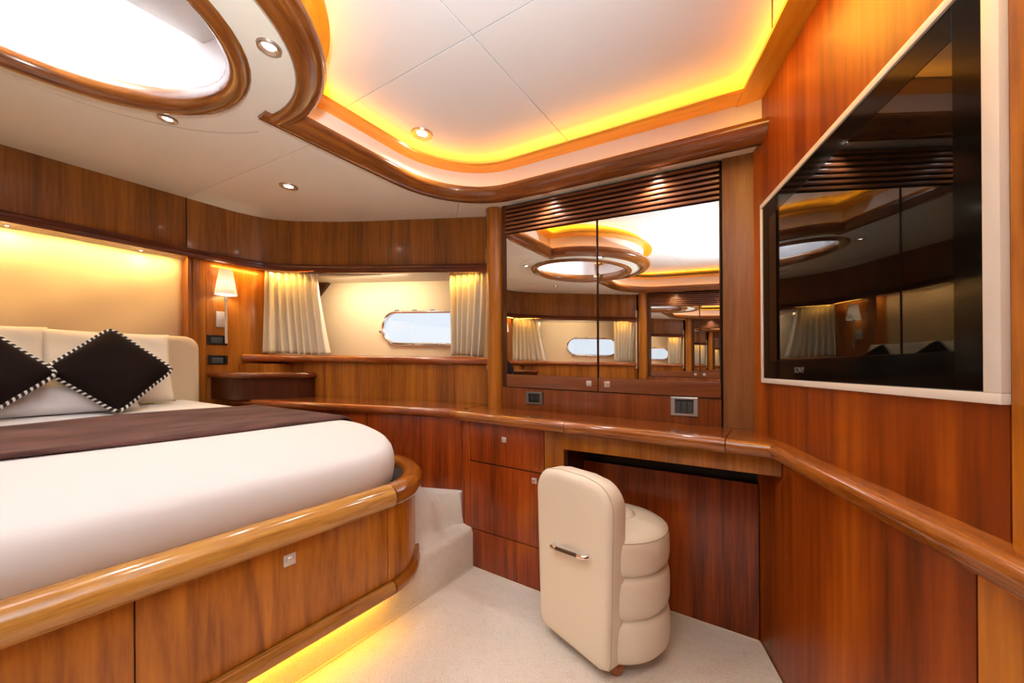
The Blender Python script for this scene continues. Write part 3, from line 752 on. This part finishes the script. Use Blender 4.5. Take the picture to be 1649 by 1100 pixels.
# ---- curtains
def curtain(path, lab, seedv, flare=.10):
    P = smooth_path(path, 10); n = len(P); random.seed(seedv)
    L = [0]
    for i in range(1, n): L.append(L[-1] + (Vector(P[i])-Vector(P[i-1])).length)
    tot = L[-1]; nu, nv = 120, 26; rows = []
    ph = [random.uniform(0, 6.28) for _ in range(8)]
    def at(s_):
        s_ = max(0, min(tot, s_)); i = 1
        while i < n-1 and L[i] < s_: i += 1
        f_ = (s_-L[i-1])/(L[i]-L[i-1]); a = Vector(P[i-1]); c = Vector(P[i]); d = (c-a).normalized()
        return a+(c-a)*f_, Vector((d.y, -d.x)), d
    folds = max(5, round(tot/.042))
    for j in range(nv+1):
        v = j/nv; row = []                       # v: 0 top, 1 bottom
        for i in range(nu+1):
            u = i/nu
            uu = u + .012*math.sin(u*9+ph[0])*v
            pos, nn, dd = at(tot*u)
            head = min(1, v/.10)
            w1 = math.sin(2*math.pi*folds*(uu + .03*v*math.sin(5*u+ph[1])) + ph[2])
            w2 = math.sin(2*math.pi*folds*.47*uu + ph[3] + 1.6*v) 
            amp = .0045 + .015*head + .008*v
            off = amp*w1 + .007*head*w2 + .004*math.sin(31*u+ph[4])*v
            if v < .10: off += .004*math.sin(2*math.pi*folds*3*u)
            q = pos + nn*(off - .034) + dd*((u-.15)*flare*(v**1.3))
            x = q.x; zt_ = ztb(x)+.006; zb_ = zsi(x)+.006 + .004*math.sin(6*u+ph[5])
            if v < .12: q = q + nn*(-.006*math.sin(math.pi*v/.12))
            row.append((q.x, q.y, zt_ + (zb_-zt_)*v))
        rows.append(row)
    mb = MB(); mb.quad_loop(rows, False, False)
    c = mb.done('curtain', 'curtain', at=(P[n//2][0], P[n//2][1], zsi(P[n//2][0])), label=lab, cat='curtain', recalc=False, smooth=80)
    sm = c.modifiers.new('thick', 'SOLIDIFY'); sm.thickness = .0012
    return c
far_c = [(-2.79, 1.118), (-2.72, 1.205), (-2.62, 1.285), (-2.53, 1.332)]
near_c = [(-1.655, 1.680), (-1.42, 1.768)]
curtain(far_c, 'short cream pleated curtain gathered at the lamp end of the window', 3)
curtain(near_c, 'short cream pleated curtain gathered against the round column', 5, -.04)
SIDE = -1
curtain(far_c, 'cream curtain near the headboard in the reflected window', 8)
curtain(near_c, 'cream curtain beside the reflected column', 9, -.04)
SIDE = 1

# ---- headboard
hb = thing('headboard', (-2.97, YC, .7), 'tall cream upholstered headboard panel set into the walnut niche', 'headboard')
mb = MB(); nu, nv = 40, 24; rows = []
for j in range(nv+1):
    rows.append([(-2.966 + .010*math.sin(math.pi*min(1, i/nu*14 if i/nu < .5 else (1-i/nu)*14)/2) + .002*math.sin(i*.9+j*.5) + .0025*math.sin(i*.37-j*.83),
                  2*YC-.741 + (1.482-.41+.0)*0 + (2*.741-2*YC+0)*0 + (i/nu)*(.741-(2*YC-.741)), .72 + (1.683-.72)*j/nv) for i in range(nu+1)])
mb.quad_loop(rows, False, False); hb_p = mb.done('padded_panel', 'headcloth', hb, recalc=False, smooth=80)
md = hb_p.modifiers.new('thick', 'SOLIDIFY'); md.thickness = .015; md.offset = 0
lowpad = MB()
pw = .775-YC
pr_ = [(-pw, .60)] + [(-pw, 1.10)] + arc(-pw+.07, 1.135, .07, 180, 90, 8) + arc(pw-.07, 1.135, .07, 90, 0, 8) + [(pw, 1.10), (pw, .60)]
rings = []
for k, (ins, x) in enumerate(((0, -2.852), (0, -2.80), (.008, -2.788), (.03, -2.782))):
    rings.append([(x, YC + a*(1-ins/pw), .60+(z_-.60)*(1-ins/.6)) for a, z_ in pr_])
lowpad.quad_loop(rings).done('bedhead_cushion', 'pad', at=(-2.82, YC, .6), label='low beige padded bedhead with rounded corners behind the pillows', cat='headboard', smooth=50)

# ---- bed
YB = .21
bed = thing('bed', (-1.8, YB, 0), 'island double bed base in golden walnut with rounded foot corners and drawers', 'bed')
half = [(-1.19, .90)] + [(-1.197, .955), (-1.225, 1.02), (-1.275, 1.085), (-1.36, 1.165), (-1.46, 1.222), (-1.58, 1.255), (-1.70, 1.262), (-1.84, 1.235), (-2.05, 1.165), (-2.45, 1.02), (-2.80, .885)]
halfs = smooth_path(half, 4)
full = [(-1.19, YB-.0)] + halfs
mirr = [(x, 2*YB - y) for x, y in halfs[::-1]]
loop = mirr + halfs                       # travels: near head -> foot -> far head
body = offset_path(loop, -.014)
MB().prism(body, .16, .52).done('carcass', 'dark_wood', bed, smooth=40)
# drawer fronts at the foot
zdt, zdb = .484, .2085
for s0, s1 in ((YB+.0015, .888), (2*YB-.888, YB-.0015)):
    d = MB().box(-1.206, -1.19, s0, s1, zdb, zdt).done('drawer', 'bed', bed, bevel=.0012)
    ky = .542 if s0 > 0.2 else 2*YB-.542
    square_knob((-1.19, ky, .438), (1, 0, 0), d, .034); round_button((-1.188, ky, .438), (1, 0, 0), d, .011)
def part_path(P, a, c): return P[a:c]
cp = [(-1.19, .8905)] + halfs
MB().sweep(cp, [(0, 0), (0, zdt-zdb), (-.014, zdt-zdb), (-.014, 0)], zdb).done('corner_panel', 'bed', bed, smooth=50)
cpm = [(x, 2*YB-y) for x, y in cp]
MB().sweep(cpm, [(0, 0), (0, zdt-zdb), (.014, zdt-zdb), (.014, 0)], zdb).done('corner_panel', 'bed', bed, smooth=50)
# rails: travel along +Y at the foot -> right-hand normal is +X (outwards)
railp = [(-.055, .002), (.010, .0), (.022, .006), (.033, .020), (.036, .036), (.030, .056), (.016, .072), (-.004, .080), (-.030, .080), (-.046, .072), (-.055, .056)]
basep = [(-.02, -.048), (.012, -.048), (.022, -.042), (.027, -.024), (.023, -.008), (.014, 0), (-.02, 0)]
fy = .905
foot = [(-1.19, 2*YB-fy), (-1.19, fy)]
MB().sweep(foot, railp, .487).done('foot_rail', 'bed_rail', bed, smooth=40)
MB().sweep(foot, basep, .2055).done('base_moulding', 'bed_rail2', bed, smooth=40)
q = [(-1.19, fy+.0012)] + [p for p in halfs if p[1] > fy+.004 or p[0] < -1.3]
def out_sweep(P, prof, z, nm, mat):
    MB().sweep(P, [(-o, dz) for o, dz in prof], z).done(nm, mat, bed, smooth=40)
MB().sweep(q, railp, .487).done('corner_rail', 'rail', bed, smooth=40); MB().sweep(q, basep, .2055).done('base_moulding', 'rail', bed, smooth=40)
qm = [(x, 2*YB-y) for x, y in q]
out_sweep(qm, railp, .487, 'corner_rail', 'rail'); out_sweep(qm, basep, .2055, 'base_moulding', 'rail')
MB().prism(offset_path(loop, -.05), .521, .524).done('deck_liner', 'rubber', bed)

# mattress
mhalf = smooth_path([(-1.238, .74), (-1.243, .84), (-1.262, .92), (-1.315, 1.005), (-1.41, 1.085), (-1.54, 1.145), (-1.70, 1.178), (-1.84, 1.165), (-2.02, 1.085), (-2.45, .885), (-2.775, .745)], 5)
mloop = [(x, 2*YB-y) for x, y in mhalf[::-1]] + mhalf
def zm(x): return .678 + .11*(-1.25 - x)
rings = []
for off, kz, dz in ((.02, 0, .526), (.004, 0, .54), (-.004, .35, 0), (-.002, .62, 0), (.006, .80, 0), (.020, .92, 0), (.040, .98, 0), (.070, 1.0, 0), (.12, 1.006, 0)):
    rings.append([(x, y, dz if dz else .54 + (zm(x)-.54)*kz) for x, y in offset_path(mloop, -off)])
mb = MB(); mb.quad_loop(rings)
mattress = mb.done('mattress', 'sheet', at=(-1.9, YB, .512), label='thick mattress in a fitted white sheet lying in the bed base', cat='mattress', smooth=60)

# runner
def half_w(x):
    best = None
    for i in range(len(mhalf)-1):
        a, c = mhalf[i], mhalf[i+1]
        if (a[0]-x)*(c[0]-x) <= 0 and a[0] != c[0]: best = a[1] + (c[1]-a[1])*(x-a[0])/(c[0]-a[0])
    return (best if best else mhalf[-1][1]) - YB
rows = []; nv, nu = 34, 110
random.seed(4)
def wr(x, y): return .0045*math.sin(3.1*y+9*x+.6) * math.sin(17*x+1.3*y) + .0025*math.sin(7*y-22*x)
for j in range(nv+1):
    v = j/nv; row = []
    for i in range(nu+1):
        u = -1 + 2*i/nu
        xf = -2.275 - .085*max(0, min(1, (u+.3)/.8)) + .006*math.sin(5*u+2); xn = -1.845 + .008*math.sin(3.5*u+1)
        x = xf + (xn-xf)*v
        hw = half_w(x); s_ = u*(hw + .10); a = abs(s_); sg = 1 if s_ > 0 else -1
        flat = hw - .055
        edge = min(1, min(v, 1-v)/.05); rise = .005 + .009*math.sqrt(max(0, 1-(1-edge)**2))
        if a < flat: y = s_; z = zm(x) + rise + wr(x, s_)
        else:
            t = a-flat; r_ = .065
            if t < r_*math.pi/2: ang = t/r_; y = sg*(flat + r_*math.sin(ang)); z = zm(x) + rise - r_*(1-math.cos(ang))
            else: y = sg*(flat + r_ + .012); z = zm(x) + rise - r_ - (t - r_*math.pi/2)
            y += sg*.008
        row.append((x, YB + y, z))
    rows.append(row)
under = [[(p[0], p[1], p[2]-.010 if abs(p[1]-YB) < half_w(p[0])-.05 else p[2]) for p in r_] for r_ in rows]
mb = MB(); mb.quad_loop(rows, False, False)
rn = mb.done('bed_runner', 'runner', at=(-2.15, YB, .78), label='dark plum-brown velvet runner laid across the white bed', cat='bed runner', recalc=False, smooth=80)
nt = MT['runner'].node_tree; tc_ = nt.nodes.new('ShaderNodeTexCoord'); mp_ = nt.nodes.new('ShaderNodeMapping'); mp_.inputs['Scale'].default_value = (5, 1.6, 3)
nz_ = nt.nodes.new('ShaderNodeTexNoise'); nz_.inputs['Scale'].default_value = 3.2; nz_.inputs['Detail'].default_value = 5
cr_ = nt.nodes.new('ShaderNodeValToRGB'); cr_.color_ramp.elements[0].position = .36; cr_.color_ramp.elements[0].color = (.046, .018, .015, 1); cr_.color_ramp.elements[1].position = .60; cr_.color_ramp.elements[1].color = (.108, .044, .037, 1)
nt.links.new(tc_.outputs['Object'], mp_.inputs[0]); nt.links.new(mp_.outputs[0], nz_.inputs['Vector']); nt.links.new(nz_.outputs['Fac'], cr_.inputs[0]); nt.links.new(cr_.outputs[0], nt.nodes['Principled BSDF'].inputs['Base Color'])
md = rn.modifiers.new('thick', 'SOLIDIFY'); md.thickness = .006; md.offset = -1

# pillows and cushions
def pillow_mesh(w, h, t, n=26, pinch=.10, sag=0, wr_=.004, sd=0, rc=0):
    """local: u right, v up, thickness along n; returns builder verts as function of frame"""
    top = []; bot = []
    rnd = random.Random(sd); ph = [rnd.uniform(0, 6.28) for _ in range(6)]
    for j in range(n+1):
        for i in range(n+1):
            u = -1+2*i/n; v = -1+2*j/n
            k = (max(0, 1-abs(u)**2.6)*max(0, 1-abs(v)**2.6))**.48
            ex = 1 - pinch*(1-abs(v)**2)*0 - pinch*(abs(u)**4)*(1-v*v)
            ey = 1 - pinch*(abs(v)**4)*(1-u*u)
            wv = wr_*math.sin(5*u+ph[0]+3*v)*math.sin(4*v+ph[1])*k
            rr = 1 - rc*(u*v)**6
            p = (u*w/2*ex*rr, v*h/2*ey*rr)
            top.append((*p, t/2*k+wv)); bot.append((*p, -t/2*k+wv))
    return top, bot, n
def pillow(name, mat, c, right, upv, w, h, t, lab=None, cat='pillow', group=None, pinch=.10, parent=None, sd=0, wr_=.004, rc=0):
    right = Vector(right).normalized(); upv = (Vector(upv) - right*Vector(upv).dot(right)).normalized(); nn = right.cross(upv); c = Vector(c)
    top, bot, n = pillow_mesh(w, h, t, pinch=pinch, sd=sd, wr_=wr_, rc=rc)
    mb = MB(); 
    def W_(p, lift=.003):
        q = c + right*p[0] + upv*p[1] + nn*p[2]; q.z = max(q.z, zm(q.x)+lift); return tuple(q)
    mb.v = [W_(p) for p in top] + [W_(p) for p in bot]; k = (n+1)**2
    for j in range(n):
        for i in range(n):
            a = j*(n+1)+i; q_ = (a, a+1, a+n+2, a+n+1); mb.f.append(q_); mb.f.append(tuple(x+k for x in q_[::-1]))
    o = mb.done(name, mat, parent, at=None if parent else c, label=lab, cat=cat, group=group, smooth=180, recalc=False)
    bm = bmesh.new(); bm.from_mesh(o.data); bmesh.ops.remove_doubles(bm, verts=bm.verts, dist=1e-5); bmesh.ops.recalc_face_normals(bm, faces=bm.faces); bm.to_mesh(o.data); bm.free()
    return o, [W_((u*w/2*(1-pinch*(abs(u)**4)*(1-v*v))*(1-rc*(u*v)**6), v*h/2*(1-pinch*(abs(v)**4)*(1-u*u))*(1-rc*(u*v)**6), 0), .007) for u, v in
               [(-1+2*i/20, -1) for i in range(20)] + [(1, -1+2*i/20) for i in range(20)] + [(1-2*i/20, 1) for i in range(20)] + [(-1, 1-2*i/20) for i in range(20)]]
lean = Vector((-.30, 0, .95))
pillow('pillow', 'pillow', (-2.695, .40, 1.025), (0, 1, 0), lean, .46, .38, .14, 'ivory pillow propped upright behind the cushion nearer the lamp', pinch=.04, sd=1, wr_=.012)
pillow('pillow', 'pillow', (-2.695, -.045, 1.03), (0, 1, 0), lean, .50, .38, .14, 'ivory pillow propped upright at the left edge, behind the left cushion', pinch=.04, sd=2, wr_=.012)
pillow('pillow', 'sheet', (-2.565, .215, .925), (0, 1, .02), Vector((-.55, 0, .83)), .50, .25, .11, 'small white pillow showing below and between the two diamond cushions', pinch=.05, sd=3, wr_=.012)
def cushion(c, tilt, roll, size, lab):
    t = thing('cushion', (c[0], c[1], c[2]-size*.7), lab, 'cushion', 'dark diamond cushions')
    upv = Vector((-math.sin(tilt), 0, math.cos(tilt))); rgt = Vector((0, 1, 0))
    a = R(45)+roll; r_ = rgt*math.cos(a) + upv*math.sin(a); u_ = -rgt*math.sin(a) + upv*math.cos(a)
    o, edge = pillow('cover', 'cushion', c, r_, u_, size, size, .13, parent=t, pinch=.03, cat=None, wr_=.003, rc=.07)
    MB().tube(edge, .0095, 8, True).done('cord_edging', 'cord', t, smooth=80)
    return t
cushion((-2.50, .380, 1.012), R(20), R(0), .300, 'dark brown diamond cushion with striped cord, nearer the wall lamp')
cushion((-2.46, .000, 1.005), R(22), R(-2), .305, 'dark brown diamond cushion with striped cord, cut off by the left edge')

# ---- television in its cream surround
fr = thing('television_surround', (*tp(.48), .947), 'thin cream frame set around the television on the walnut wall', 'frame')
A0, A1, Z0, Z1 = .0535, .907, .9475, 1.571
for nm, t0, t1, z0, z1 in (('bottom_rail', A0, A1, Z0, Z0+.0155), ('top_rail', A0, A1, Z1-.0155, Z1), ('side_rail', A0, A0+.0125, Z0+.0155, Z1-.0155), ('side_rail', A1-.026, A1, Z0+.0155, Z1-.0155)):
    tbox(MB(), t0, t1, -.001, .010, z0, z1).done(nm, 'tv_frame', fr, bevel=.0015)
tv = thing('television', (*tp(.48), .963), 'black glossy flat-screen television recessed in the walnut wall', 'television')
B0, B1, C0, C1 = A0+.0125, A1-.026, Z0+.0155, Z1-.0155
tbox(MB(), B0+.001, B1-.001, -.004, .003, C0+.001, C1-.001).done('housing', 'tv_black', tv, bevel=.002)
bw = .052
for t0, t1, z0, z1 in ((B0+.001, B0+bw, C0+.001, C1-.001), (B1-bw, B1-.001, C0+.001, C1-.001), (B0+bw, B1-bw, C0+.001, C0+.060), (B0+bw, B1-bw, C1-.055, C1-.001)):
    tbox(MB(), t0, t1, .003, .0062, z0, z1).done('bezel', 'tv_black', tv, bevel=.0008, seg=1)
tbox(MB(), B0+bw, B1-bw, .002, .0055, C0+.060, C1-.055).done('screen', 'tv_glass', tv, smooth=0)
cu = bpy.data.curves.new('logo', 'FONT'); cu.body = 'SONY'; cu.size = .022; cu.align_x = 'CENTER'; cu.extrude = .0003
lo = bpy.data.objects.new('logo', cu); col.objects.link(lo)
dg = bpy.context.evaluated_depsgraph_get(); me = bpy.data.meshes.new_from_object(lo.evaluated_get(dg)); bpy.data.objects.remove(lo)
lo = bpy.data.objects.new('logo', me); col.objects.link(lo); me.materials.clear(); me.materials.append(MT['logo'])
lo.parent = tv; px_, py_ = tp(.33, .0068)
mm = Matrix(((TD.x, 0, TN.x), (TD.y, 0, TN.y), (0, 1, 0))).to_4x4(); mm.translation = Vector((px_, py_, C0+.022)) - ORG[tv.name]
lo.matrix_local = mm

# ---- upholstered stool
stool = thing('stool', (-.50, 1.33, 0), 'cream leather tub stool with upright back and chrome handle at the dressing table', 'stool')
bd = Vector((.944, -.330)).normalized(); bn = Vector((.330, .944)).normalized()      # along the back, towards the seat
bc = Vector((-.588, 1.186))
def bpnt(a, d, z): p = bc + bd*a + bn*d; return (p.x, p.y, z)
def back_outline(w0, w1, zb, zt_, r, ins=0):
    o = [(-w0+ins+.03, zb+ins), (-w0+ins+.008, zb+ins+.010), (-w0+ins, zb+ins+.035)]
    n = 8
    wl = w1-ins; zc_ = zt_-ins
    o += [(-w0+ins-(w1-w0)*.6, zb+.30)]
    o += [(-wl+r-r*math.cos(math.pi/2*i/n), zc_-r*1.0+r*math.sin(math.pi/2*i/n)) for i in range(n+1)]
    o += [(-.06, zc_+.006), (.06, zc_+.006)]
    o += [(wl-r+r*math.sin(math.pi/2*i/n), zc_-r+r*math.cos(math.pi/2*i/n)) for i in range(n+1)]
    o += [(w0-ins+(w1-w0)*.6, zb+.30), (w0-ins, zb+ins+.035), (w0-ins-.008, zb+ins+.010), (w0-ins-.03, zb+ins)]
    return o
rings = []
for d, ins in ((-.002, .060), (-.0015, .035), (.000, .018), (.006, .006), (.016, .0), (.072, .0), (.083, .006), (.090, .02), (.092, .05)):
    rings.append([bpnt(a, d - .008*math.exp(-(a*a)/.02)*(1 if d < .01 else 0) + .0, z) for a, z in back_outline(.166, .180, .034, .632, .085, ins)])
mb = MB(); mb.quad_loop(rings).done('back', 'leather', stool, smooth=60)
MB().tube([bpnt(a, .015, z) for a, z in back_outline(.1665, .1805, .034, .6325, .085, .0005)], .0014, 6).done('piping', 'seam', stool)
sc_ = Vector((-.492, 1.352)); rs = .192
def tier(zb, zt_, bulge, nm, top=False):
    prof = []; h_ = zt_-zb; n = 8
    for i in range(n+1):
        a = -1+2*i/n; rr = rs - .016 + bulge*(1-abs(a)**3.0)**.5
        prof.append((rr, zb + h_*(i/n)))
    if top: prof = prof[:-2] + [(rs-.004, zt_-.014), (rs-.018, zt_-.002), (rs-.05, zt_+.010), (rs-.10, zt_+.016), (.03, zt_+.018)]
    return MB().lathe((sc_.x, sc_.y, 0), prof, 48).done(nm, 'leather', stool, smooth=70)
tier(.044, .185, .018, 'base_tier'); tier(.185, .325, .018, 'middle_tier'); tier(.325, .452, .018, 'seat', True)
MB().tube([(sc_.x+(rs-.004)*math.cos(R(a)), sc_.y+(rs-.004)*math.sin(R(a)), .439) for a in range(0, 360, 8)], .0016, 6, True).done('seat_piping', 'seam', stool)
MB().lathe((sc_.x+.004, sc_.y+.010, .466), [(.074, 0), (.070, .006), (.056, .011), (.02, .013)], 28).done('seat_button', 'leather', stool, smooth=70)
for a, d in ((.135, .075), (-.115, .085), (.07, .30), (-.07, .30)):
    x, y, _ = bpnt(a, d, 0)
    MB().lathe((x, y, 0), [(.014, 0), (.024, .006), (.029, .02), (.027, .034), (.018, .044), (.016, .06)], 20).done('foot', 'foot', stool)
hA, hB = Vector(bpnt(-.068, 0, .366)), Vector(bpnt(.095, 0, .388)); on = Vector((-bn.x, -bn.y, 0))
ends = []
for p, q_ in ((hA, hB), (hB, hA)):
    d = (q_-p).normalized()
    MB().tube([p - on*.004, p + on*.012, p + on*.022 + d*.003, p + on*.026 + d*.012, p + on*.026 + d*.030], .0085, 12, radii=[.012, .0095, .009, .009, .0085]).done('handle_end', 'chrome', stool)
MB().tube([hA + on*.026 + (hB-hA).normalized()*.028, hB + on*.026 - (hB-hA).normalized()*.028], .0065, 12).done('handle_grip', plain('grip_wood', (.05, .02, .012), .3), stool)

# ---- downlights
def downlight(x, y, zf, lab, r=.031, energy=6.5, spot=130, color=(1, .97, .94)):
    z = zf(x)
    t = thing('downlight', (x, y, z), lab, 'downlight', 'recessed ceiling downlights')
    sl = Vector((-.08, 0, -1)).normalized()
    MB().lathe((x, y, z), [(r*.44, -.001), (r*.48, .001), (r*.80, .0075), (r*.95, .006), (r, 0)], 32, sl).done('bezel', 'nickel', t, smooth=50)
    MB().lathe((x, y, z), [(r*.45, .0005), (r*.45, .0018), (r*.25, .0025)], 24, sl).done('lens', 'lens', t)
    light('downlight_beam', 'SPOT', (x, y, z-.012), energy, color, (x, y, 0), size=.02, spot=spot, blend=.9, parent=t)
downlight(-1.139, .475, zs, 'downlight in the rounded rim beside the skylight')
downlight(-1.870, .429, zs, 'downlight between the skylight and the headboard')
downlight(-2.090, .961, zs, 'downlight above the far side of the bed, towards the window', r=.045)
downlight(-.931, 1.621, zs, 'downlight above the mirror nearest the round column', r=.032)
downlight(-.405, 1.627, zs, 'downlight above the right-hand mirror door', r=.031)
downlight(-1.36, 1.225, zr, 'single downlight inside the curved raised deckhead', r=.050)
for x, y, lab in ((-.2, -.55, 'unseen downlight added for light over the carpet opposite the bed foot'), (-1.36, 2*YC-1.225, 'downlight in the mirrored corner of the raised deckhead'), (.5, -.3, 'unseen aftmost downlight added for light')):
    downlight(x, y, zr, lab, r=.033)  # the over-carpet and aftmost ones are unseen, added to light the cabin
for x, y, lab in ((-1.87, 2*YC-.6, 'downlight at the opposite rim of the skylight'), (-2.09, 2*YC-.961, 'downlight above the near side of the bed'), (-.931, 2*YC-1.621, 'downlight over the opposite mirror'), (-.405, 2*YC-1.627, 'second downlight over the opposite mirror')):
    downlight(x, y, zs, lab, r=.028)
for k, y in enumerate((-.30, .10, .55)):
    t = thing('niche_light', (-2.91, y, 1.684), ('tiny spotlight over the left of the headboard', 'tiny spotlight over the middle of the headboard', 'tiny spotlight over the headboard end nearest the wall lamp')[k], 'spotlight', 'headboard spotlights')
    MB().lathe((-2.91, y, 1.684), [(.005, .001), (.011, .004), (.013, 0)], 20, (0, 0, -1)).done('bezel', 'nickel', t)
    MB().lathe((-2.91, y, 1.684), [(.006, 0), (.006, .002)], 16, (0, 0, -1)).done('lens', 'lens', t)
    light('niche_beam', 'SPOT', (-2.91, y, 1.678), .5, (1, .66, .26), (-2.955, y, 1.0), size=.012, spot=150, blend=1, parent=t)
